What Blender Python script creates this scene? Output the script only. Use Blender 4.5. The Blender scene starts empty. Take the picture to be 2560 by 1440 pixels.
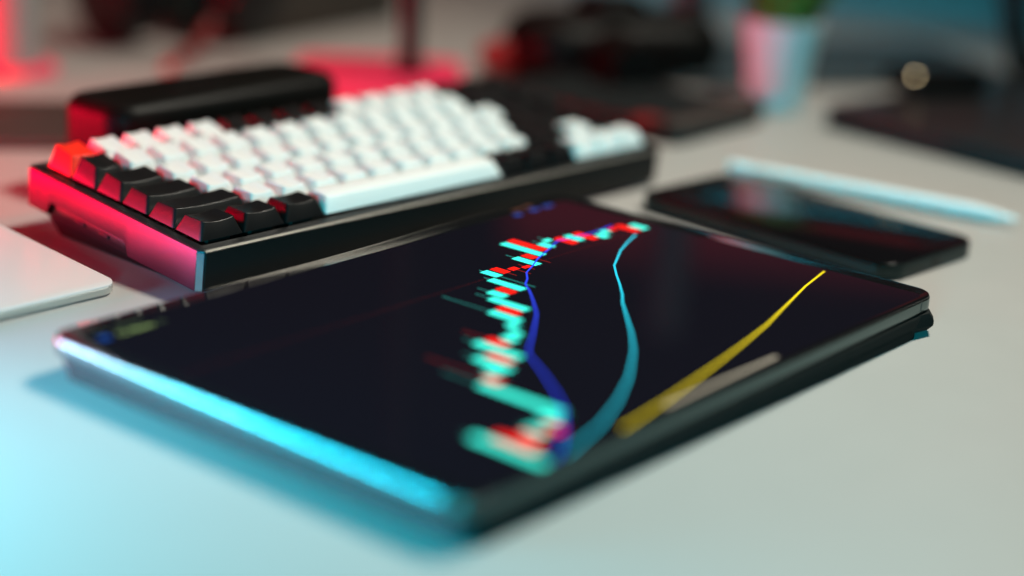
import bpy, bmesh, math, random
from mathutils import Vector, Matrix, Euler
random.seed(7)
MM = 0.001
sc = bpy.context.scene
C = sc.collection

# ------------------------------------------------------------------ camera
F_PX, PITCH, ROLL, CAM_H = 4534.35, 0.3139185, 0.0566238, 250.127
cam_data = bpy.data.cameras.new('camera')
cam = bpy.data.objects.new('camera', cam_data); C.objects.link(cam)
fw = Vector((0, math.cos(PITCH), -math.sin(PITCH))); rt = Vector((1, 0, 0)); up = rt.cross(fw)
r2 = math.cos(ROLL) * rt + math.sin(ROLL) * up
u2 = -math.sin(ROLL) * rt + math.cos(ROLL) * up
M = Matrix((r2, u2, -fw)).transposed().to_4x4(); M.translation = Vector((0, 0, CAM_H * MM))
cam.matrix_world = M
cam_data.sensor_width = 36; cam_data.lens = F_PX / 2560 * 36
cam_data.clip_start = 0.01; cam_data.clip_end = 50
cam_data.dof.use_dof = True; cam_data.dof.focus_distance = 0.782
cam_data.dof.aperture_fstop = 1.8; cam_data.dof.aperture_blades = 0
sc.camera = cam
sc.render.resolution_x = 1024; sc.render.resolution_y = 576

# ------------------------------------------------------------------ world and lamps
world = bpy.data.worlds.new('World'); sc.world = world; world.use_nodes = True
bg = world.node_tree.nodes['Background']
bg.inputs[0].default_value = (0.85, 0.80, 0.82, 1); bg.inputs[1].default_value = 0.004

def lamp(name, loc, target, sx, sy, col, watts, spread=180):
    d = bpy.data.lights.new(name, 'AREA'); d.shape = 'RECTANGLE'
    d.size = sx * MM; d.size_y = sy * MM; d.color = col; d.energy = watts
    d.spread = math.radians(spread)
    o = bpy.data.objects.new(name, d); C.objects.link(o)
    loc = Vector(loc) * MM; target = Vector(target) * MM
    o.location = loc
    o.rotation_euler = (target - loc).to_track_quat('-Z', 'Y').to_euler()
    return o
LAMPS = [
    # name, location, target, size x, size y, colour, watts, spread
    ('ceiling_lamp', (500, 1080, 1060), (-90, 640, 0), 210, 210, (1.0, 0.95, 0.82), 6.8, 100),
    ('far_desk_fill', (-220, 1480, 800), (-200, 1450, 0), 500, 300, (1.0, 0.66, 0.54), 0.42, 75),  # added warm fill, brightens the far desk
    ('cyan_lamp', (-400, 445, 40), (-30, 420, 0), 250, 64, (0.0, 0.70, 0.98), 5.8, 118),
    ('pale_edge_fill', (-400, 588, 38), (-100, 535, 5), 150, 50, (0.66, 0.84, 1.0), 0.26, 46),  # added fill, whitens the left edge of the tablet
    ('violet_edge_fill', (-400, 655, 40), (-100, 640, 5), 110, 50, (0.50, 0.36, 1.0), 0.30, 110),  # added fill, tints tablet corner and keyboard side lilac
    ('cyan_front_lamp', (-80, -80, 140), (150, 1190, 25), 160, 90, (0.0, 0.76, 0.90), 0.75, 60),
    ('red_lamp', (-600, 850, 36), (-60, 820, 20), 340, 50, (1.0, 0.0, 0.03), 8.0, 180),
    ('red_key_fill', (-560, 850, 205), (-190, 810, 26), 150, 24, (1.0, 0.0, 0.03), 0.075, 50),  # added fill, reddens the left faces of the black keys
    ('red_reflection_panel', (300, 2120, 350), (100, 1000, 0), 620, 150, (1.0, 0.06, 0.10), 0.04, 180),  # added unseen panel for red reflections in the glass
    ('cyan_back_fill', (290, 1720, 90), (290, 1720.5, 0), 420, 60, (0.05, 0.75, 1.0), 0.15, 180),  # added unseen fill, tints the desk cyan at the back right
]
for L_ in LAMPS: lamp(*L_)

sc.view_settings.view_transform = 'Standard'; sc.view_settings.look = 'None'
sc.view_settings.exposure = 0; sc.view_settings.gamma = 1

# ------------------------------------------------------------------ materials
def mat(name, col, rough=0.5, metal=0.0, spec=0.5, bump=0.0, bscale=2000, var=0.0, vscale=60, emit=None, estr=1.0,
        coat=0.0, sub=0.0, rvar=0.0):
    m = bpy.data.materials.new(name); m.use_nodes = True
    nt = m.node_tree; b = nt.nodes['Principled BSDF']
    b.inputs['Base Color'].default_value = (*col, 1); b.inputs['Roughness'].default_value = rough
    b.inputs['Metallic'].default_value = metal; b.inputs['Specular IOR Level'].default_value = spec
    b.inputs['Coat Weight'].default_value = coat
    if sub:
        b.inputs['Subsurface Weight'].default_value = sub
        b.inputs['Subsurface Radius'].default_value = (0.002, 0.0015, 0.0012); b.inputs['Subsurface Scale'].default_value = 1
    tc = nt.nodes.new('ShaderNodeTexCoord')
    if emit:
        b.inputs['Emission Color'].default_value = (*emit, 1); b.inputs['Emission Strength'].default_value = estr
    if var:
        n = nt.nodes.new('ShaderNodeTexNoise'); n.inputs['Scale'].default_value = vscale; n.inputs['Detail'].default_value = 4
        nt.links.new(tc.outputs['Object'], n.inputs['Vector'])
        r = nt.nodes.new('ShaderNodeMapRange'); r.inputs[3].default_value = 1 - var; r.inputs[4].default_value = 1 + var
        nt.links.new(n.outputs['Fac'], r.inputs[0])
        mx = nt.nodes.new('ShaderNodeVectorMath'); mx.operation = 'SCALE'; mx.inputs[0].default_value = col
        nt.links.new(r.outputs[0], mx.inputs['Scale']); nt.links.new(mx.outputs[0], b.inputs['Base Color'])
    if rvar:
        n = nt.nodes.new('ShaderNodeTexNoise'); n.inputs['Scale'].default_value = 45; n.inputs['Detail'].default_value = 6
        nt.links.new(tc.outputs['Object'], n.inputs['Vector'])
        r = nt.nodes.new('ShaderNodeMapRange'); r.inputs[3].default_value = max(0.02, rough - rvar); r.inputs[4].default_value = rough + rvar
        nt.links.new(n.outputs['Fac'], r.inputs[0]); nt.links.new(r.outputs[0], b.inputs['Roughness'])
    if bump:
        n = nt.nodes.new('ShaderNodeTexNoise'); n.inputs['Scale'].default_value = bscale; n.inputs['Detail'].default_value = 3
        nt.links.new(tc.outputs['Object'], n.inputs['Vector'])
        bp = nt.nodes.new('ShaderNodeBump'); bp.inputs['Strength'].default_value = bump; bp.inputs['Distance'].default_value = 0.0002
        nt.links.new(n.outputs['Fac'], bp.inputs['Height']); nt.links.new(bp.outputs[0], b.inputs['Normal'])
    return m
m_desk = mat('desk_laminate', (0.345, 0.34, 0.325), 0.45, spec=0.3, bump=0.05, bscale=900, var=0.02, vscale=14, rvar=0.05)
m_alu = mat('anodised_dark_metal', (0.036, 0.031, 0.040), 0.34, metal=1.0, bump=0.2, bscale=2600, rvar=0.06)
m_case = mat('black_case_plastic', (0.005, 0.006, 0.006), 0.5, spec=0.15, bump=0.25, bscale=2500)
m_keyblk = mat('black_keycap_plastic', (0.005, 0.005, 0.0055), 0.36, spec=0.36, bump=0.08, bscale=3000)
m_keywht = mat('white_keycap_plastic', (0.72, 0.76, 0.76), 0.42, bump=0.15, bscale=3000, sub=0.12)
m_keyred = mat('orange_red_keycap_plastic', (0.90, 0.022, 0.006), 0.40, bump=0.15, bscale=3000, sub=0.1)
m_legend_l = mat('grey_legend_print', (0.16, 0.155, 0.15), 0.5)
m_legend_d = mat('dim_legend_print', (0.035, 0.035, 0.036), 0.22)
m_tabmetal = mat('tablet_frame_metal', (0.10, 0.15, 0.15), 0.23, metal=1.0, bump=0.03, bscale=2500)
m_glass = mat('black_glass', (0.006, 0.006, 0.007), 0.055, spec=0.5, rvar=0.02)
m_display = mat('dark_display', (0.004, 0.004, 0.006), 0.055, spec=0.5, emit=(0.0022, 0.0020, 0.0044), estr=1.0, rvar=0.02)
m_cover = mat('black_folio_cover', (0.006, 0.009, 0.009), 0.7, spec=0.12, bump=0.5, bscale=1200)
def em(name, col, s=1.0): return mat(name, (0.005, 0.005, 0.005), 0.06, emit=col, estr=s)
m_cg = em('screen_turquoise', (0.05, 1.0, 0.79), 1.5)
m_cr = em('screen_red', (1.0, 0.010, 0.004), 1.5)
m_cgd = em('screen_turquoise_dim', (0.04, 0.45, 0.40), 0.8)
m_crd = em('screen_red_dim', (0.55, 0.02, 0.012), 0.6)
m_lb = em('screen_blue', (0.03, 0.07, 1.0), 1.2)
m_lc = em('screen_cyan', (0.02, 0.62, 0.80), 1.25)
m_ly = em('screen_yellow', (1.0, 0.78, 0.01), 1.15)
m_bar = em('screen_home_bar', (0.62, 0.56, 0.42), 0.85)
m_txt = em('screen_pale_green_text', (0.42, 0.62, 0.22), 1.0)
m_txd = em('screen_dim_text', (0.10, 0.16, 0.08), 0.8)
m_txb = em('screen_blue_text', (0.005, 0.06, 0.32), 1.0)
m_txo = em('screen_brown_text', (0.10, 0.05, 0.03), 0.8)
m_phone = mat('phone_frame_metal', (0.03, 0.05, 0.052), 0.32, metal=0.9)
m_dark = mat('dark_hole', (0.002, 0.002, 0.002), 0.6)
m_white = mat('glossy_white_plastic', (0.80, 0.82, 0.82), 0.22)
m_phglass = mat('phone_glass', (0.004, 0.004, 0.005), 0.12, spec=0.32, rvar=0.03)
m_tpglass = mat('trackpad_white_glass', (0.60, 0.60, 0.62), 0.30, spec=0.4)
m_tpalu = mat('trackpad_aluminium', (0.62, 0.64, 0.62), 0.38, metal=0.8)
m_sbody = mat('speaker_fabric_black', (0.005, 0.0045, 0.004), 0.42, spec=0.08, bump=0.3, bscale=1500)
m_spk = mat('satin_black_plastic', (0.008, 0.007, 0.007), 0.36, spec=0.25)
m_pot = mat('pot_glaze', (0.58, 0.62, 0.63), 0.35)
m_leaf = mat('plant_leaf', (0.075, 0.15, 0.02), 0.45, var=0.35, vscale=90)
m_soil = mat('pot_soil', (0.03, 0.02, 0.012), 0.9, bump=0.8, bscale=300)
m_lap = mat('laptop_lid', (0.016, 0.016, 0.017), 0.34, spec=0.35)
m_grey = mat('grey_metal', (0.16, 0.17, 0.18), 0.45, metal=0.3)
m_slate = mat('slate_plate', (0.035, 0.050, 0.056), 0.5)
m_tray = mat('dark_tray', (0.012, 0.016, 0.017), 0.6, spec=0.15)
m_trayrim = mat('brown_tray_rim', (0.050, 0.038, 0.034), 0.6, spec=0.15)
m_redlit = mat('red_lit_base', (0.92, 0.04, 0.12), 0.38)  # red light put into the base colour of plate and post foot
m_redd = mat('dark_red_plastic', (0.20, 0.004, 0.006), 0.42)
m_post = mat('pale_grey_post', (0.26, 0.25, 0.24), 0.5)
m_bead = mat('glowing_glint', (0.3, 0.25, 0.15), 0.3, emit=(1.0, 0.78, 0.45), estr=8.0)  # emission stands for a small gold highlight, not an indicator

# ------------------------------------------------------------------ helpers
def tag(o, label=None, cat=None, kind=None, group=None):
    if label: o['label'] = label
    if cat: o['category'] = cat
    if kind: o['kind'] = kind
    if group: o['group'] = group
    return o
def thing(name, label, cat, loc=(0, 0, 0), rotz=0.0):
    o = bpy.data.objects.new(name, None); C.objects.link(o)
    o.location = Vector(loc) * MM; o.rotation_euler = (0, 0, rotz); o.empty_display_size = 0.01
    return tag(o, label, cat)
def obj(name, me, m, parent=None, smooth=True, angle=35):
    if isinstance(me, bmesh.types.BMesh):
        bmesh.ops.recalc_face_normals(me, faces=me.faces[:])
        d = bpy.data.meshes.new(name); me.to_mesh(d); me.free(); me = d
    if smooth and len(me.polygons):
        for p in me.polygons: p.use_smooth = True
        me.set_sharp_from_angle(angle=math.radians(angle))
    if m and not me.materials: me.materials.append(m)
    o = bpy.data.objects.new(name, me); C.objects.link(o)
    if parent: o.parent = parent
    return o
def rrect(x0, y0, x1, y1, r, n=6):
    pts = []
    for cx, cy, a0 in ((x1 - r, y0 + r, -90), (x1 - r, y1 - r, 0), (x0 + r, y1 - r, 90), (x0 + r, y0 + r, 180)):
        for i in range(n + 1):
            a = math.radians(a0 + 90 * i / n); pts.append((cx + r * math.cos(a), cy + r * math.sin(a)))
    return pts
def loft(bm, rings, cap0=True, cap1=True, mi=0):
    vs = [[bm.verts.new(Vector(p) * MM) for p in r] for r in rings]
    n = len(rings[0])
    for a, b in zip(vs, vs[1:]):
        for i in range(n):
            f = bm.faces.new((a[i], a[(i + 1) % n], b[(i + 1) % n], b[i])); f.material_index = mi
    if cap0: bm.faces.new(vs[0][::-1]).material_index = mi
    if cap1: bm.faces.new(vs[-1]).material_index = mi
    return vs
def slab(x0, y0, x1, y1, z0, z1, r=2, bev=0.5, n=6, bm=None, nb=3):
    """rounded-corner plate with bevelled top and bottom edges"""
    own = bm is None
    if own: bm = bmesh.new()
    prof = []
    for i in range(nb + 1):
        a = math.pi / 2 * i / nb; prof.append((bev * (1 - math.sin(a)), z0 + bev * (1 - math.cos(a))))
    for i in range(nb + 1):
        a = math.pi / 2 * i / nb; prof.append((bev * (1 - math.cos(a)), z1 - bev * (1 - math.sin(a))))
    rings = []
    for ins, z in prof:
        rr = max(r - ins, 0.05)
        rings.append([(x, y, z) for x, y in rrect(x0 + ins, y0 + ins, x1 - ins, y1 - ins, rr, n)])
    loft(bm, rings)
    return bm
def tube(bm, pts, rads, n=16, cap=True):
    """round sweep through points (mm)"""
    rings = []; P = [Vector(p) for p in pts]
    ref = None
    for i, p in enumerate(P):
        t = (P[min(i + 1, len(P) - 1)] - P[max(i - 1, 0)]).normalized()
        if ref is None: ref = t.orthogonal().normalized()
        ref = (ref - t * ref.dot(t)).normalized(); b = t.cross(ref)
        r = rads[i] if isinstance(rads, (list, tuple)) else rads
        rings.append([p + (ref * math.cos(2 * math.pi * k / n) + b * math.sin(2 * math.pi * k / n)) * r for k in range(n)])
    loft(bm, rings, cap, cap)
def lathe(bm, prof, cx=0, cy=0, n=48, cap0=True, cap1=True):
    loft(bm, [[(cx + r * math.cos(2 * math.pi * k / n), cy + r * math.sin(2 * math.pi * k / n), z) for k in range(n)] for r, z in prof], cap0, cap1)
def quad(bm, x0, y0, x1, y1, z):
    bm.faces.new([bm.verts.new(Vector(p) * MM) for p in ((x0, y0, z), (x1, y0, z), (x1, y1, z), (x0, y1, z))])
def text_mesh(s, size, font_mat=None):
    cu = bpy.data.curves.new('text_tmp', 'FONT'); cu.body = s; cu.size = size; cu.align_x = 'LEFT'; cu.resolution_u = 3
    o = bpy.data.objects.new('text_tmp', cu)
    me = bpy.data.meshes.new_from_object(o)
    bpy.data.objects.remove(o); bpy.data.curves.remove(cu)
    return me

# ------------------------------------------------------------------ desk
bm = slab(-1500, -200, 1500, 2300, -30, 0, 20, 2)
desk = tag(obj('desk', bm, m_desk), 'off-white desk top under all the devices', 'desk', kind='structure')
desk['label'] = 'off-white matt desk top carrying all the devices'

# ------------------------------------------------------------------ keyboard
U = 19.05; KL, KD, KH = 317.0, 129.0, 18.6; MX, MY = 6.1, 7.3
kb = thing('keyboard', 'black keyboard with white letter keys, black side keys and an orange red escape key', 'keyboard',
           (-132.19, 730.06, 21.09), 0.8474873)
kb.rotation_euler = (0.08498, 0, 0.8474873)
def perim(x0, y0, x1, y1, c, dens=2.0):
    """chamfered rectangle, subdivided; fixed count"""
    cor = [(x0 + c, y0), (x1 - c, y0), (x1, y0 + c), (x1, y1 - c), (x1 - c, y1), (x0 + c, y1), (x0, y1 - c), (x0, y0 + c)]
    cnt = [40, 2, 60, 4, 40, 4, 129, 2]
    pts = []
    for i in range(8):
        a, b = cor[i], cor[(i + 1) % 8]
        for j in range(cnt[i]):
            t = j / cnt[i]; pts.append((a[0] + (b[0] - a[0]) * t, a[1] + (b[1] - a[1]) * t))
    return pts
def zbot(x, y):
    if x < 4 and 50.0 < y < 112:
        t = min((y - 50.0) / 3.5, (112 - y) / 3.5, 1.0)
        return -KH + 6.3 * math.sin(t * math.pi / 2) ** 0.8
    return -KH
bm = bmesh.new()
o0 = perim(0, 0, KL, KD, 2.4)
def ring(ins, z, c=None):
    c = max(2.4 - ins * 0.45, 0.6) if c is None else c
    return [(x, y, z) for x, y in perim(ins, ins, KL - ins, KD - ins, c)]
inner_b = [(x, y, zbot(o0[i][0], o0[i][1])) for i, (x, y) in enumerate(perim(2.6, 2.6, KL - 2.6, KD - 2.6, 1.4))]
inner_u = [(x, y, -8) for x, y in perim(2.6, 2.6, KL - 2.6, KD - 2.6, 1.4)]
outer_b = [(x, y, zbot(x, y)) for x, y in o0]
loft(bm, [inner_u, inner_b, outer_b, [(x, y, -1.0) for x, y in o0], ring(0.25, -0.35)], False, False)
obj('side_frame', bm, m_alu, kb, angle=25)
m_cornerlit = mat('cyan_lit_edge_metal', (0.22, 0.40, 0.50), 0.26, metal=1.0, bump=0.2, bscale=2600)  # cyan light on the corner put into the metal colour
bm = bmesh.new()
loft(bm, [[(0.02, 2.16, z), (2.16, 0.02, z), (2.35, 0.35, z), (0.35, 2.35, z)] for z in (-KH + 0.15, -1.05)])
obj('corner_highlight', bm, m_cornerlit, kb, angle=20)
bm = bmesh.new()   # deck ring: chamfered bezel standing proud round the keys
loft(bm, [ring(0.27, -0.33), ring(0.9, 0.25), ring(1.5, 0.35), ring(5.0, 0.35), ring(5.4, -0.2), ring(5.5, -4.0)], False, True)
m_deck = mat('deck_black_metal', (0.008, 0.008, 0.0085), 0.45, spec=0.2, bump=0.6, bscale=2200)
obj('top_bezel', bm, m_deck, kb, angle=20)
# dark front panel plate just proud of the frame front
bm = slab(3.0, -0.35, KL - 3.0, 0.6, -KH + 0.2, -0.75, 0.2, 0.15, n=2)
obj('front_panel', bm, m_case, kb)
m_edge = mat('chamfer_highlight_metal', (0.24, 0.23, 0.21), 0.45, metal=1.0, bump=0.9, bscale=2600)  # edge highlight put into a lighter metal colour
bm = bmesh.new()
loft(bm, [[(x, -0.37, -0.98), (x, 0.42, -0.02), (x, 0.75, -0.05), (x, 0.0, -1.0)] for x in (3.2, KL - 3.2)])
obj('front_chamfer', bm, m_edge, kb, angle=20)
# seams at the two ends of the front
# bottom tray : wedge that reaches the desk
bm = bmesh.new()
t = 0.08498
def zdesk(y, off=0.8): return (-(21.09 - off) - y * math.sin(t)) / math.cos(t)
rr = rrect(4, 3.5, KL - 4, KD - 6, 8, 6)
rr2 = rrect(7, 9, KL - 7, KD - 12, 8, 6)
loft(bm, [[(x, y, -9) for x, y in rr], [(x, y, -KH - 0.2 - 0.02 * y) for x, y in rr], [(x, y, zdesk(y)) for x, y in rr2]])
obj('bottom_shell', bm, m_spk, kb)
# strip seen in the side cut-out with its switches
bm = slab(1.9, 54, 3.8, 108, -KH + 1.4, -13.4, 0.6, 0.3, n=3)
obj('switch_strip', bm, m_spk, kb)
for yy in (66, 84):
    bm = slab(1.1, yy, 2.4, yy + 7, -KH + 2.2, -14.6, 0.5, 0.3, n=3); obj('slide_switch', bm, m_case, kb)
bm = bmesh.new(); tube(bm, [(0.12, 118.5, -9.5), (-0.04, 118.5, -9.5)], 1.3, 20); obj('screw', bm, m_dark, kb)
for x in (40, KL - 40):     # rubber feet and flip feet
    bm = slab(x - 12, 12, x + 12, 18, zdesk(15, 0.02), zdesk(15, 1.2), 2, 0.3, n=3); obj('rubber_foot', bm, m_dark, kb)

def key_dims(row):   # z of top front edge, z of top rear edge above the deck, front/rear insets
    return {0: (9.6, 11.6), 1: (9.6, 11.4), 2: (8.6, 9.6), 3: (8.1, 8.4), 4: (8.4, 7.9), 5: (8.4, 7.8)}[row]
def make_key(w, row, convex=False):
    zf, zr = key_dims(row); W = w * U - 0.9; D = U - 0.9; z0 = 0.9
    hx, hy = W / 2, D / 2
    tx, tyf, tyr = hx - 2.9, -hy + 3.1, hy - 1.9 if row > 1 else hy - 1.2
    if row <= 1: tyf = -hy + 3.6
    def surf(x, y):
        t = (y - tyf) / (tyr - tyf); z = zf + (zr - zf) * t
        u = max(-1, min(1, x / tx)); 
        if convex: return z - 1.1 + 1.1 * (1 - (2 * t - 1) ** 2)
        return z - 0.95 * (1 - u * u)
    nx = 12
    def topring(f, dz=0.0, r=1.3):
        x0, x1 = -tx * f, tx * f; cy = (tyf + tyr) / 2; y0 = cy + (tyf - cy) * f; y1 = cy + (tyr - cy) * f
        pts = ring_pts(x0, y0, x1, y1, r * f)
        return [(x, y, surf(x, y) + dz) for x, y in pts]
    def ring_pts(x0, y0, x1, y1, r):
        cor = rrect(x0, y0, x1, y1, r, 3); out = []
        n = len(cor)
        for i in range(n):
            a, b = cor[i], cor[(i + 1) % n]; out.append(a)
            if i % 4 == 3:
                m = nx
                for j in range(1, m): out.append((a[0] + (b[0] - a[0]) * j / m, a[1] + (b[1] - a[1]) * j / m))
        return out
    bm = bmesh.new()
    base = [(x, y, z0) for x, y in ring_pts(-hx, -hy, hx, hy, 0.7)]
    base_i = [(x, y, z0) for x, y in ring_pts(-hx + 1.2, -hy + 1.2, hx - 1.2, hy - 1.2, 0.5)]
    cavity = [(x, y, z0 + 3) for x, y in ring_pts(-hx + 1.6, -hy + 1.6, hx - 1.6, hy - 1.6, 0.5)]
    rim = topring(1.0, -0.16, 1.5)
    rim = [(x * (1 + 0.08 / tx), y + (0.08 if y > 0 else -0.08) * (abs(y) > 4), z) for x, y, z in rim]
    rim2 = topring(0.993, -0.03)
    rings = [cavity, base_i, base, rim, rim2, topring(0.982), topring(0.95), topring(0.7), topring(0.4), topring(0.12)]
    loft(bm, rings, True, True)
    bmesh.ops.recalc_face_normals(bm, faces=bm.faces[:])
    me = bpy.data.meshes.new('key'); bm.to_mesh(me); bm.free()
    for p in me.polygons: p.use_smooth = True
    me.set_sharp_from_angle(angle=math.radians(42))
    return me, surf, tx, tyf, tyr
ROWS = [
    [('esc', 1, 'R')] + [('F%d' % i, 1, 'W' if i in (1, 2, 3, 4, 9, 10, 11, 12) else 'B') for i in range(1, 13)] + [('prt', 1, 'B'), ('del', 1, 'B'), ('', 1, 'B')],
    [('`', 1, 'B')] + [(c, 1, 'W') for c in '1234567890-='] + [('backspace', 2, 'B'), ('pgup', 1, 'B')],
    [('tab', 1.5, 'B')] + [(c, 1, 'W') for c in 'QWERTYUIOP[]'] + [('\\', 1.5, 'B'), ('pgdn', 1, 'B')],
    [('caps', 1.75, 'B')] + [(c, 1, 'W') for c in "ASDFGHJKL;'"] + [('enter', 2.25, 'B'), ('home', 1, 'B')],
    [('shift', 2.25, 'B')] + [(c, 1, 'W') for c in 'ZXCVBNM,./'] + [('shift', 1.75, 'B'), ('^', 1, 'W'), ('end', 1, 'B')],
    [('CTRL', 1.25, 'B'), ('opt', 1.25, 'B'), ('cmd', 1.25, 'B'), ('', 6.25, 'W'), ('alt', 1, 'B'), ('fn', 1, 'B'), ('ctrl', 1, 'B'),
     ('<', 1, 'W'), ('v', 1, 'W'), ('>', 1, 'W')]]
cache = {}
KM = {'W': m_keywht, 'B': m_keyblk, 'R': m_keyred}
for r, row in enumerate(ROWS):
    u = 0.0; yc = MY + (5 - r) * U + U / 2
    for name, w, colr in row:
        kk = (w, r, colr)
        if kk not in cache:
            res = make_key(w, r, convex=(w > 6)); res[0].materials.append(KM[colr]); cache[kk] = res
        me, surf, tx, tyf, tyr = cache[kk]
        k = bpy.data.objects.new('key', me); C.objects.link(k); k.parent = kb
        k.location = ((MX + (u + w / 2) * U) * MM, yc * MM, random.uniform(-0.05, 0.05) * MM)
        k.rotation_euler = (random.uniform(-.004, .004), random.uniform(-.004, .004), random.uniform(-.003, .003))
        if colr == 'R': k['label'] = 'orange red escape key'
        elif w > 6: k['label'] = 'long white space bar'
        if name:
            sz = 3.6 if len(name) == 1 else (2.6 if len(name) < 4 else 2.3)
            tm = text_mesh(name, sz)
            for v in tm.vertices:
                x = v.co.x - tx + 1.1; y = v.co.y + (tyr - 1.0 - sz * 0.8)
                v.co = Vector((x, y, surf(x, y) + 0.05)) * MM
            tm.materials.append(m_legend_l if colr == 'W' else m_legend_d)
            lo = bpy.data.objects.new('legend', tm); C.objects.link(lo); lo.parent = k
        u += w
# switch stems under the keys: dark block row so no light shows through
bm = bmesh.new()
for r, row in enumerate(ROWS):
    u = 0.0; yc = MY + (5 - r) * U + U / 2
    for name, w, colr in row:
        cx = MX + (u + w / 2) * U
        slab(cx - 7, yc - 7, cx + 7, yc + 7, -4.0, 2.4, 1, 0.3, n=1, bm=bm, nb=1); u += w
sw = obj('key_switches', bm, m_dark, kb); sw['kind'] = 'stuff'

# ------------------------------------------------------------------ tablet on its folio cover
TX, TY, TYAW, TL, TW, TZ = -172.47, 631.18, 0.8984436, 316.78, 211.06, 17.0
tb = thing('tablet', 'large dark tablet showing a candlestick price chart with blue, turquoise and yellow lines', 'tablet', (TX, TY, 10.6), TYAW)
tb.scale = (0.983, 0.983, 1)
Z0, ZT = 0.0, 6.4
bm = slab(0, -TW, TL, 0, Z0, ZT - 0.35, 11, 1.0, n=10, nb=4); obj('metal_frame', bm, m_tabmetal, tb)
bm = slab(0.35, -TW + 0.35, TL - 0.35, -0.35, ZT - 0.9, ZT, 10.7, 0.28, n=10); glass = obj('cover_glass', bm, m_glass, tb)
bm = bmesh.new()
pts = rrect(9, -TW + 3.0, TL - 9, -9, 4, 6); f = bm.faces.new([bm.verts.new(Vector((x, y, ZT + 0.02)) * MM) for x, y in pts])
disp = obj('display', bm, m_display, tb, smooth=False)
LAY = [0.03]
def zl():
    LAY[0] += 0.012; return ZT + LAY[0]
def flat(name, rects, m):
    bm = bmesh.new(); z = zl()
    for x0, y0, x1, y1 in rects: quad(bm, x0, y0, x1, y1, z)
    return obj(name, bm, m, disp, smooth=False)
X0, DX, BW = 186.9, 6.53, 4.9
CN = {  # index: (colour, body start, body end, wick start, wick end)
    -22: ('C', 176, 208, 172, 210), -21: ('R', 181, 199, 178, 203), -20: ('R', 186, 196, 184, 199), -19: ('C', 184, 192, 181, 197), -18: ('R', 187, 195, 183, 198),
    -17: ('C', 180, 188, 176, 190), -16: ('C', 146, 185, 128, 188), -15: ('R', 143, 151, 114, 155), -14: ('C', 138, 145, 134, 149),
    -13: ('C', 127, 145, 121, 147), -12: ('R', 128, 140, 124, 143), -11: ('C', 116, 139, 110, 141), -10: ('R', 116.5, 127, 104, 130),
    -9: ('C', 119, 126, 117, 129), -8: ('C', 117, 123, 114, 126), -7: ('C', 110.5, 116, 108, 119), -6: ('C', 96, 112, 70, 114), -5: ('R', 95, 106, 93, 108),
    -4: ('C', 85, 105, 77, 107), -3: ('C', 79, 88, 72.5, 89), -2: ('R', 78.4, 87.3, 77, 88), -1: ('C', 68.4, 87, 65, 88), 0: ('C', 59, 68.3, 56.7, 88),
    1: ('R', 59, 67.3, 58, 72.5), 2: ('R', 63.5, 67.2, 63, 75), 3: ('R', 66, 68.6, 62.5, 72), 4: ('C', 55.2, 69, 50, 70), 5: ('R', 55.2, 61.8, 53, 70.5),
    6: ('C', 37.3, 61.3, 36, 62), 7: ('R', 36.3, 56.8, 35.6, 58), 8: ('C', 48.7, 56.4, 44, 58), 9: ('C', 46.2, 49.5, 42, 52), 10: ('R', 48.2, 59.5, 47, 61),
    11: ('C', 48.8, 58.3, 47, 60), 12: ('R', 48.9, 61.5, 48, 63), 13: ('C', 57.0, 63.2, 54, 65), 14: ('C', 54.7, 59, 52, 62), 15: ('R', 55, 58, 53, 60),
    16: ('R', 54.2, 67, 53, 69), 17: ('C', 57.7, 67, 57, 68)}
wc, wr = [], []
for i, (c, a, b, wa, wb) in CN.items():
    x = X0 + DX * i; (wc if c == 'C' else wr).append((x - 0.28, -wb, x + 0.28, -wa))
zw = ZT + 0.045
for rects, m_ in ((wc, m_cgd), (wr, m_crd)):
    for q in rects:
        bm = bmesh.new(); quad(bm, *q, zw); obj('candle_wick', bm, m_, disp, smooth=False)
for i, (c, a, b, wa, wb) in CN.items():
    x = X0 + DX * i
    z = ZT + 0.06; bm = bmesh.new(); quad(bm, x - BW / 2, -b, x + BW / 2, -a, z)
    obj('candle', bm, m_cg if c == 'C' else m_cr, disp, smooth=False)
LAY[0] = 0.075
flat('price_line', [(12 + k * 2.2, -66.6, 13.1 + k * 2.2, -66.35) for k in range(130)], em('screen_red_line', (0.4, 0.02, 0.015), 0.4))
bpy.data.objects['price_line']['kind'] = 'stuff'
def polyline(name, pts, w, m):
    bm = bmesh.new(); z = zl(); P = [Vector((x, y, 0)) for x, y in pts]; L = []
    for i, p in enumerate(P):
        t = (P[min(i + 1, len(P) - 1)] - P[max(i - 1, 0)]).normalized(); nn = Vector((-t.y, t.x, 0)) * w / 2
        L.append((bm.verts.new(Vector((*(p + nn).xy, z)) * MM), bm.verts.new(Vector((*(p - nn).xy, z)) * MM)))
    for a, b in zip(L, L[1:]): bm.faces.new((a[0], a[1], b[1], b[0]))
    return obj(name, bm, m, disp, smooth=False)
polyline('chart_line', [(288.9, -52.8), (276.8, -54.2), (265.7, -53.6), (248.7, -51.6), (234.3, -57.5), (220.1, -62.9), (208.5, -68.8), (200, -72.6), (193.2, -78.6), (186.8, -82.7), (180.7, -90), (172.1, -98.8), (160.3, -110.2), (149.6, -117.9), (138, -126), (126.5, -133.6), (120.4, -138), (109.5, -153.7), (96.2, -170.9), (85.9, -182.2), (67.9, -196.3), (56, -204), (48, -207.4)], 0.8, m_lb)
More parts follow.
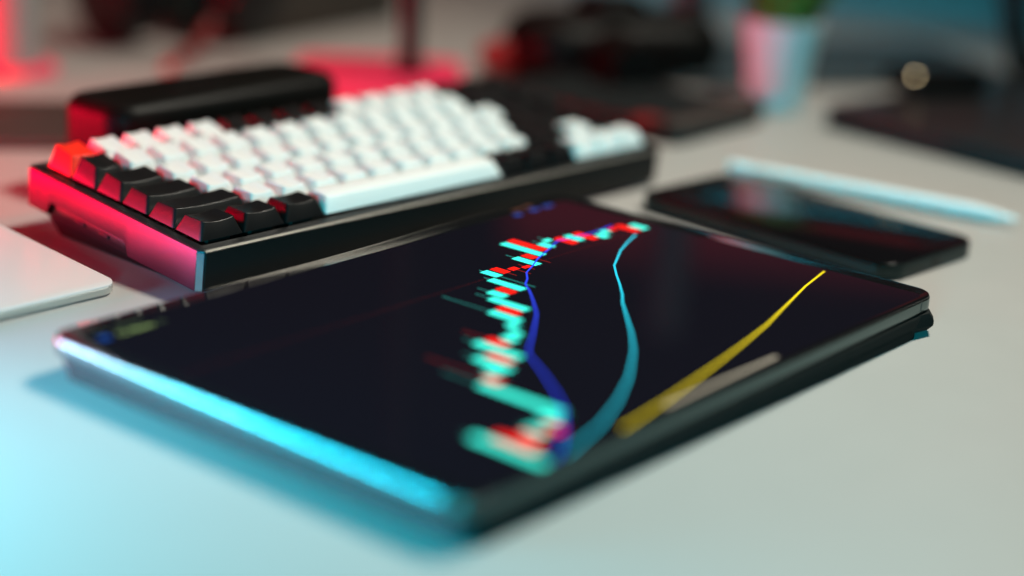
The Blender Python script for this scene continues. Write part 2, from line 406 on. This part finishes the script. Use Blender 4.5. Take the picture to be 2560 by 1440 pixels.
polyline('chart_line', [(285.9, -69.4), (272.6, -74.3), (259.3, -80), (238.1, -92), (227.7, -100.9), (218, -109.8), (207.1, -119.2), (198.2, -125.8), (185.9, -136.8), (171, -150), (156, -161.9), (149.2, -166.6), (129.3, -179.3), (107.4, -190.5), (83.7, -200.3), (64, -205.3), (54, -207.6)], 1.0, m_lc)
polyline('chart_line', [(304.6, -160.5), (278.5, -166.2), (262.8, -170.6), (242.7, -176.2), (221.2, -182.3), (199.7, -187.1), (176.3, -192.0), (149.9, -197.0), (120.3, -202.5), (97.8, -206.0), (86, -207.6)], 1.1, m_ly)
flat('home_bar', [(114.6, -206.6, 190.6, -204.6)], m_bar)
def scr_text(s, x, y, size, m, name='screen_text'):
    tm = text_mesh(s, size); z = zl()
    for v in tm.vertices: v.co = Vector((v.co.x + x, v.co.y + y, z)) * MM
    tm.materials.append(m); o = bpy.data.objects.new(name, tm); C.objects.link(o); o.parent = disp
scr_text('12.46dm', 19.5, -20.3, 5.2, m_txt); scr_text('1h', 39.5, -19.6, 4.4, m_txd)
scr_text('1 4 h .', 11.5, -12.6, 4.4, m_txd); scr_text('volume', 24, -12.6, 4.6, m_txd)
flat('screen_icon', [(11.6, -21.2, 16.0, -16.4)], m_txb)
for q in ((266, -13.4, 271, -9.8), (279, -12.8, 285, -9.0), (289, -12.6, 296, -9.2)): flat('screen_icon', [q], m_txb)
for q in ((271, -7.4, 279, -4.4), (281, -7.0, 287, -3.4)): flat('screen_icon', [q], m_txo)
# usb port in the middle of the short edge, antenna lines, speaker holes
bm = slab(-0.05, -TW / 2 - 4.5, 0.4, -TW / 2 + 4.5, 1.7, 4.3, 0.1, 0.05, n=2); obj('usb_port', bm, m_dark, tb)
for yy in (-30, -38, -46, -TW + 30, -TW + 38, -TW + 46):
    bm = slab(-0.05, yy - 2.2, 0.4, yy + 2.2, 2.3, 3.7, 0.1, 0.05, n=2); obj('speaker_hole', bm, m_dark, tb)
m_ant = mat('antenna_strip', (0.03, 0.04, 0.04), 0.5)
for x in (16, TL - 16):
    bm = slab(x - 0.6, -TW - 0.04, x + 0.6, -TW + 0.3, 1.4, ZT - 0.9, 0.1, 0.02, n=1); obj('antenna_strip', bm, m_ant, tb)
# folio cover (two folded leaves) under the tablet
fc = thing('folio_cover', 'black folded folio cover lying under the tablet, its worn corner sticking out at the right', 'tablet cover', (TX, TY, 0), TYAW)
fc.scale = (0.983, 0.983, 1)
def worn(x0, y0, x1, y1, z0, z1, r, amp):
    bm = bmesh.new(); base = rrect(x0, y0, x1, y1, r, 6); n = len(base); pts = []
    for i in range(n):
        a, b = base[i], base[(i + 1) % n]; L = math.dist(a, b); m = max(1, int(L / 4))
        for j in range(m): pts.append((a[0] + (b[0] - a[0]) * j / m, a[1] + (b[1] - a[1]) * j / m))
    rnd = random.Random(3); j = [rnd.uniform(-amp, amp) for _ in pts]
    loft(bm, [[(x + j[i] * .6, y + j[i] * .6, z0) for i, (x, y) in enumerate(pts)],
              [(x + j[i], y - j[i], (z0 + z1) / 2) for i, (x, y) in enumerate(pts)],
              [(x + j[i] * .5, y - j[i] * .4, z1 - .4) for i, (x, y) in enumerate(pts)],
              [(x * 0.996 + 0.6, y * 0.996 - 0.4, z1) for i, (x, y) in enumerate(pts)]])
    return bm
obj('upper_leaf', worn(3, -TW - 0.5, TL - 1.5, -2, 5.2, 9.9, 9, 0.18), m_cover, fc, angle=60)
obj('lower_leaf', worn(5, -TW + 0.3, TL - 13, -3, 0.02, 5.0, 7, 0.25), m_cover, fc, angle=60)
bm = bmesh.new()
pr = [(TL - 30, -TW + 2), (TL - 8, -TW - 3.0), (TL - 2.0, -TW + 0.5), (TL + 1.0, -TW + 4.5), (TL - 0.6, -TW + 8), (TL - 1.0, -TW + 12), (TL - 4, -TW + 60), (TL - 30, -TW + 60)]
loft(bm, [[(x - 1.8, y + 1.8, 2.4) for x, y in pr], [(x, y, 4.6) for x, y in pr], [(x, y, 6.6) for x, y in pr], [(x - 2.2, y + 1.4, 10.2) for x, y in pr]])
obj('worn_corner', bm, m_cover, fc, angle=30)

# ------------------------------------------------------------------ phone
ph = thing('phone', 'black smartphone lying face up beside the tablet', 'phone', (61.5, 917.5, 0), math.radians(-43.6))
PL, PW = 158, 78
bm = slab(0, 0, PL, PW, 0.2, 8.1, 12, 1.2, n=12, nb=4); obj('frame', bm, m_phone, ph)
bm = slab(0.5, 0.5, PL - 0.5, PW - 0.5, 7.6, 8.4, 11.5, 0.3, n=12); obj('screen_glass', bm, m_phglass, ph)
bm = slab(PL - 0.3, PW / 2 - 4.5, PL + 0.05, PW / 2 + 4.5, 2.4, 5.4, 0.1, 0.02, n=2); obj('charging_port', bm, m_dark, ph)
for s_ in (-1, 1):
    for k in range(5):
        bm = bmesh.new(); yy = PW / 2 + s_ * (12 + k * 3); tube(bm, [(PL - 0.2, yy, 3.9), (PL + 0.04, yy, 3.9)], 0.75, 12); obj('speaker_hole', bm, m_dark, ph)
bm = slab(60, -0.5, 74, 0.3, 2.2, 5.0, 0.2, 0.2, n=2); obj('side_button', bm, m_phone, ph)

# ------------------------------------------------------------------ stylus
A = Vector((118.5, 1000.5, 4.45)); B = Vector((263.5, 921.5, 4.45)); d = (B - A).normalized(); Ls = 170
st = thing('stylus', 'white stylus pen lying on the desk behind the phone', 'stylus', A, math.atan2(d.y, d.x))
def sec(name, xs, rs, m):
    bm = bmesh.new(); tube(bm, [(x, 0, 0) for x in xs], rs, 32); return obj(name, bm, m, st)
sec('cap', [0, 0.6, 1.8, 17.2, 17.4], [2.6, 3.7, 4.4, 4.45, 4.4], m_white)
sec('metal_ring', [17.4, 18.8], [4.3, 4.3], m_tpalu)
sec('barrel', [18.8, 19.0, 139.5], [4.3, 4.45, 4.45], m_white)
sec('tip', [139.6, 146, 154, 160, 163.5, 165], [4.4, 3.9, 2.8, 1.8, 1.15, 0.5], m_white)
st.location.z = 4.46 * MM

# ------------------------------------------------------------------ trackpad
tp = thing('trackpad', 'white glass trackpad with aluminium edge lying left of the keyboard', 'trackpad', (-132.19, 730.06, 0), 0.8474873)
bm = bmesh.new()
def tpr(ins, zf, zr, r):
    return [(x, y, zf + (zr - zf) * (y - 27) / 115) for x, y in rrect(-181 + ins, 27 + ins, -21.2 - ins, 142 - ins, r, 8)]
loft(bm, [tpr(1.6, 0.3, 0.3, 7), tpr(0.4, 0.8, 0.8, 8), tpr(0, 1.4, 1.4, 8.4), tpr(0, 3.9, 9.9, 8.4), tpr(0.15, 4.1, 10.1, 8.3)])
obj('aluminium_body', bm, m_tpalu, tp)
bm = bmesh.new()
loft(bm, [tpr(0.3, 4.1, 10.1, 8.1), tpr(0.05, 4.35, 10.35, 8.4), tpr(0.1, 4.75, 10.75, 8.3), tpr(0.5, 4.95, 10.95, 8.0)])
obj('glass_top', bm, m_tpglass, tp)

# ------------------------------------------------------------------ black speaker behind the keyboard
sp = thing('speaker', 'black rounded box-shaped speaker standing behind the keyboard', 'speaker', (-132.19, 730.06, 0), 0.8474873 + 0.04)
bm = slab(62, 132, 218, 184, 1.0, 50, 15, 8, n=10, nb=8); obj('body', bm, m_sbody, sp)
bm = slab(74, 132.4, 192, 133.6, 10, 33, 0.5, 0.3, n=2); obj('grille', bm, m_cover, sp)
for x in (80, 190):
    bm = slab(x - 6, 145, x + 6, 165, 0, 1.2, 3, 0.3); obj('foot', bm, m_dark, sp)
for x in (118, 130, 142):
    bm = slab(x - 3, 151, x + 3, 157, 49.6, 50.4, 2, 0.3); obj('button', bm, m_case, sp)

# ------------------------------------------------------------------ dark slab at the left edge
dslab_ = thing('dark_slab', 'thin dark brown slab added behind the trackpad at the left edge', 'dark_slab', (-372, 945, 0), math.radians(12))  # added slab for a dark band on the desk
m_dslab = mat('slab_dark_brown', (0.045, 0.022, 0.018), 0.6, bump=0.5, bscale=500)
bm = slab(0, 0, 175, 98, 0, 1.4, 4, 0.5); obj('slab_bottom', bm, m_dslab, dslab_)
bm = slab(1.5, 1.5, 173, 96, 1.45, 5, 2, 0.2); obj('slab_middle', bm, mat('slab_brown', (0.16, 0.12, 0.1), 0.8), dslab_)
bm = slab(0, 0, 175, 98, 5.05, 6.4, 4, 0.5); obj('slab_top', bm, m_dslab, dslab_)

# ------------------------------------------------------------------ plant pot
px_, py_ = 168, 1192
pot = thing('plant_pot', 'small tapered white plant pot with dark green leaves', 'potted plant', (px_, py_, 0))
bm = bmesh.new()
lathe(bm, [(17, 0), (18, 0.8), (25.4, 52), (26.4, 55), (26.6, 59), (26.0, 60), (24.4, 60), (23.8, 56), (23, 50)], n=56, cap1=True)
obj('pot', bm, m_pot, pot)
bm = bmesh.new(); lathe(bm, [(23.7, 51), (23.5, 54), (12, 55.5), (2, 55.8)], n=40); obj('soil', bm, m_soil, pot)
bm = bmesh.new(); rnd = random.Random(11)
for k in range(260):
    a = rnd.uniform(0, 2 * math.pi); rr_ = rnd.uniform(0, 20); lean = rnd.uniform(0.05, 0.55) * (0.4 + rr_ / 20); h = rnd.uniform(30, 75); w = rnd.uniform(1.5, 4)
    p = Vector((rr_ * math.cos(a), rr_ * math.sin(a), 53)); dr = Vector((math.cos(a), math.sin(a), 0)); sd = Vector((-dr.y, dr.x, 0))
    prev = None
    for j in range(6):
        t = j / 5; q = p + dr * (lean * h * t ** 1.6) + Vector((0, 0, h * t - lean * h * .35 * t * t)); ww = w * math.sin(math.pi * (0.15 + 0.85 * t)) + 0.05
        cur = (bm.verts.new((q + sd * ww) * MM), bm.verts.new((q - sd * ww) * MM))
        if prev: bm.faces.new((prev[0], prev[1], cur[1], cur[0]))
        prev = cur
lf = obj('foliage', bm, m_leaf, pot); lf['kind'] = 'stuff'

# ------------------------------------------------------------------ closed laptop at the right
lp = thing('laptop', 'dark closed laptop at the right edge of the desk', 'laptop', (191, 1141, 0), math.radians(-46.5))
bm = slab(0, 0, 300, 215, 1.2, 8.6, 9, 1.2, n=8); obj('base', bm, m_lap, lp)
bm = slab(0, 0, 300, 215, 8.9, 13.4, 9, 1.2, n=8); obj('lid', bm, m_lap, lp)
for x, y in ((20, 15), (280, 15), (20, 200), (280, 200)):
    bm = bmesh.new(); lathe(bm, [(6, 0), (6, 1.3)], x, y, 20); obj('foot', bm, m_dark, lp)
bm = bmesh.new(); bmesh.ops.create_icosphere(bm, subdivisions=2, radius=1.1 * MM)
cb = thing('charger', 'small black box with a glowing gold glint on its corner standing on the laptop', 'charger', (257, 1184, 13.5), math.radians(20)); ld = obj('glint_bead', bm, m_bead, cb); ld.location = Vector((1, 1.5, 14.4)) * MM
bm = slab(-1.5, 0.6, 60, 40, 0, 14, 5, 3); obj('housing', bm, m_sbody, cb)

# ------------------------------------------------------------------ keypad behind the arrow keys
ty = thing('numeric_keypad', 'dark keypad with rows of black keys and one dark red key behind the arrow keys', 'keypad', (93, 1061, 0), math.radians(52))
bm = slab(0, 0, 104, 150, 0.0, 7, 10, 1); obj('base', bm, m_tray, ty)
bm = slab(2, 1, 102, 17, 7.05, 13, 6, 2.5); obj('front_rest', bm, m_trayrim, ty)
bm = slab(96, 18, 103.5, 148, 7.05, 11, 3, 1.5); obj('side_rail', bm, m_trayrim, ty)
m_kp = mat('keypad_black', (0.010, 0.014, 0.015), 0.5, spec=0.2)
kme = slab(-8.2, -8.2, 8.2, 8.2, 7.1, 12.5, 2, 1.2, n=2, nb=2); kmesh = bpy.data.meshes.new('keypad_key'); kme.to_mesh(kmesh); kme.free(); kmesh.materials.append(m_kp)
m_kr = mat('keypad_dark_red', (0.12, 0.008, 0.008), 0.5); kred = kmesh.copy(); kred.materials[0] = m_kr
for r_ in range(7):
    for c_ in range(5):
        k = bpy.data.objects.new('key', kred if (r_ == 0 and c_ == 0) else kmesh); C.objects.link(k); k.parent = ty
        k.location = Vector((11.5 + c_ * 18.6, 29 + r_ * 18.4, 0)) * MM
        if r_ == 0 and c_ == 0: k['label'] = 'dark red key'

# ------------------------------------------------------------------ monitor foot plate (slate) at the back right
mf = thing('monitor_stand', 'flat slate-grey monitor foot at the back of the desk behind the plant, widened to darken the shaded desk', 'monitor stand', (190, 1365, 0), math.radians(14))
bm = slab(-175, -98, 150, 52, 0, 7, 12, 1.5, n=8); obj('foot_plate', bm, m_slate, mf)  # foot plate, widened to darken the shaded desk around it
bm = bmesh.new(); tube(bm, [(-60, 30, 7), (-60, 34, 260)], 16, 24); obj('column', bm, m_slate, mf)

# ------------------------------------------------------------------ lamp with dark pole, red light coloured into its base
lm = thing('desk_lamp', 'thin dark pole rising from a base plate with red light in its colour behind the keyboard', 'lamp', (-78, 1214, 0), math.radians(3))
bm = slab(-78, -95, 36, 50, 0, 6, 14, 1.5, n=8); obj('base_plate', bm, m_redlit, lm)
bm = bmesh.new(); tube(bm, [(0, 0, 6), (0, 0, 200), (0, 0, 380)], [7.6, 7.4, 7.2], 24); obj('pole', bm, m_spk, lm)
bm = bmesh.new(); tube(bm, [(0, 0, 5.9), (0, 0, 9), (0, 0, 12)], [13, 12, 7], 24); obj('collar', bm, m_spk, lm)

# ------------------------------------------------------------------ camera lying on its side, red cap
ca = thing('camera', 'black camera with a red cap lying behind the white keys', 'camera', (58, 1262, 0), math.radians(20))
bm = slab(-74, -38, 82, 44, 0, 46, 34, 22, n=10, nb=8); obj('body', bm, m_sbody, ca)
bm = slab(-25, -20, 25, 24, 44, 58, 16, 8, n=8, nb=5); obj('viewfinder_hump', bm, m_sbody, ca)
bm = bmesh.new(); tube(bm, [(-12, -34, 21), (-12, -58, 21), (-12, -84, 21)], [20, 20.5, 19], 32); obj('lens', bm, m_sbody, ca)
bm = bmesh.new(); tube(bm, [(-92, 4, 15), (-88, 4, 16), (-68, 4, 17)], [7, 10, 12], 28); obj('red_cap', bm, m_redd, ca)

# ------------------------------------------------------------------ headset at the back left
hs = thing('headset', 'dark headset in red light at the back left of the desk', 'headset', (-248, 1292, 0), math.radians(15))
def cup(x, y, z, ang, name='ear_cup'):
    bm = bmesh.new(); dv = Vector((math.cos(ang), math.sin(ang), 0.15)).normalized(); c = Vector((x, y, z))
    tube(bm, [c - dv * 14, c - dv * 11, c + dv * 8, c + dv * 14], [22, 31, 33, 26], 32); o = obj(name, bm, m_spk, hs)
    bm = bmesh.new()
    ref = dv.orthogonal().normalized(); b2 = dv.cross(ref)
    ringp = [c + dv * 17 + (ref * math.cos(2 * math.pi * k / 28) + b2 * math.sin(2 * math.pi * k / 28)) * 24 for k in range(29)]
    tube(bm, ringp, 8, 10); obj('ear_cushion', bm, m_cover, o)
cup(-48, 0, 34, 0.6); cup(50, 12, 34, 2.4)
bm = bmesh.new(); tube(bm, [(-50 + 104 * t, 5 + 90 * math.sin(math.pi * t), 40 + 26 * math.sin(math.pi * t)) for t in [i / 16 for i in range(17)]], 7, 12); obj('headband', bm, m_spk, hs)
bm = bmesh.new(); tube(bm, [(20, -30, 22), (8, -48, 8), (-6, -74, 4), (-16, -100, 4)], 4.5, 12); obj('cable', bm, m_redd, hs)

# ------------------------------------------------------------------ pale post at the far left
po = thing('monitor_post', 'pale grey round post at the far left behind the trackpad', 'stand', (-337, 1172, 0))
bm = bmesh.new(); lathe(bm, [(21, 6), (19.5, 12), (19, 300)], n=40); obj('post', bm, m_post, po)
bm = bmesh.new(); lathe(bm, [(30, 0), (30, 4), (27, 6), (21, 6.2)], n=48); obj('foot', bm, m_redlit, po)  # foot carries the pink light in its colour

# ------------------------------------------------------------------ dark box at the back, left of the pole
db = thing('dark_box', 'long dark brown box added for the dark area at the back left of the pole', 'box', (-219, 1306, 0), math.radians(57))  # added box for the dark area at the back
bm = slab(0, -14, 190, 70, 0, 60, 5, 3); obj('box_body', bm, mat('box_dark_brown', (0.045, 0.032, 0.024), 0.6), db)
bm = slab(-1, -15, 191, 71, 60.2, 78, 6, 3); obj('lid', bm, mat('box_dark_green', (0.03, 0.035, 0.022), 0.6), db)  # upper part of the added box

# ------------------------------------------------------------------ black tripod at the top right
tr_ = thing('tripod', 'black slanting tripod leg with a rubber foot standing behind the laptop at the far right', 'tripod', (364, 1325, 0))
bm = bmesh.new(); tube(bm, [(2, 0, 4), (-12, 0, 60), (-34, 0, 160)], [9, 10, 11], 16); obj('leg', bm, m_spk, tr_)
bm = bmesh.new(); tube(bm, [(12, 4, 0), (8, 6, 12), (4, 9, 22)], [13, 12, 8], 16); obj('foot', bm, m_dark, tr_)
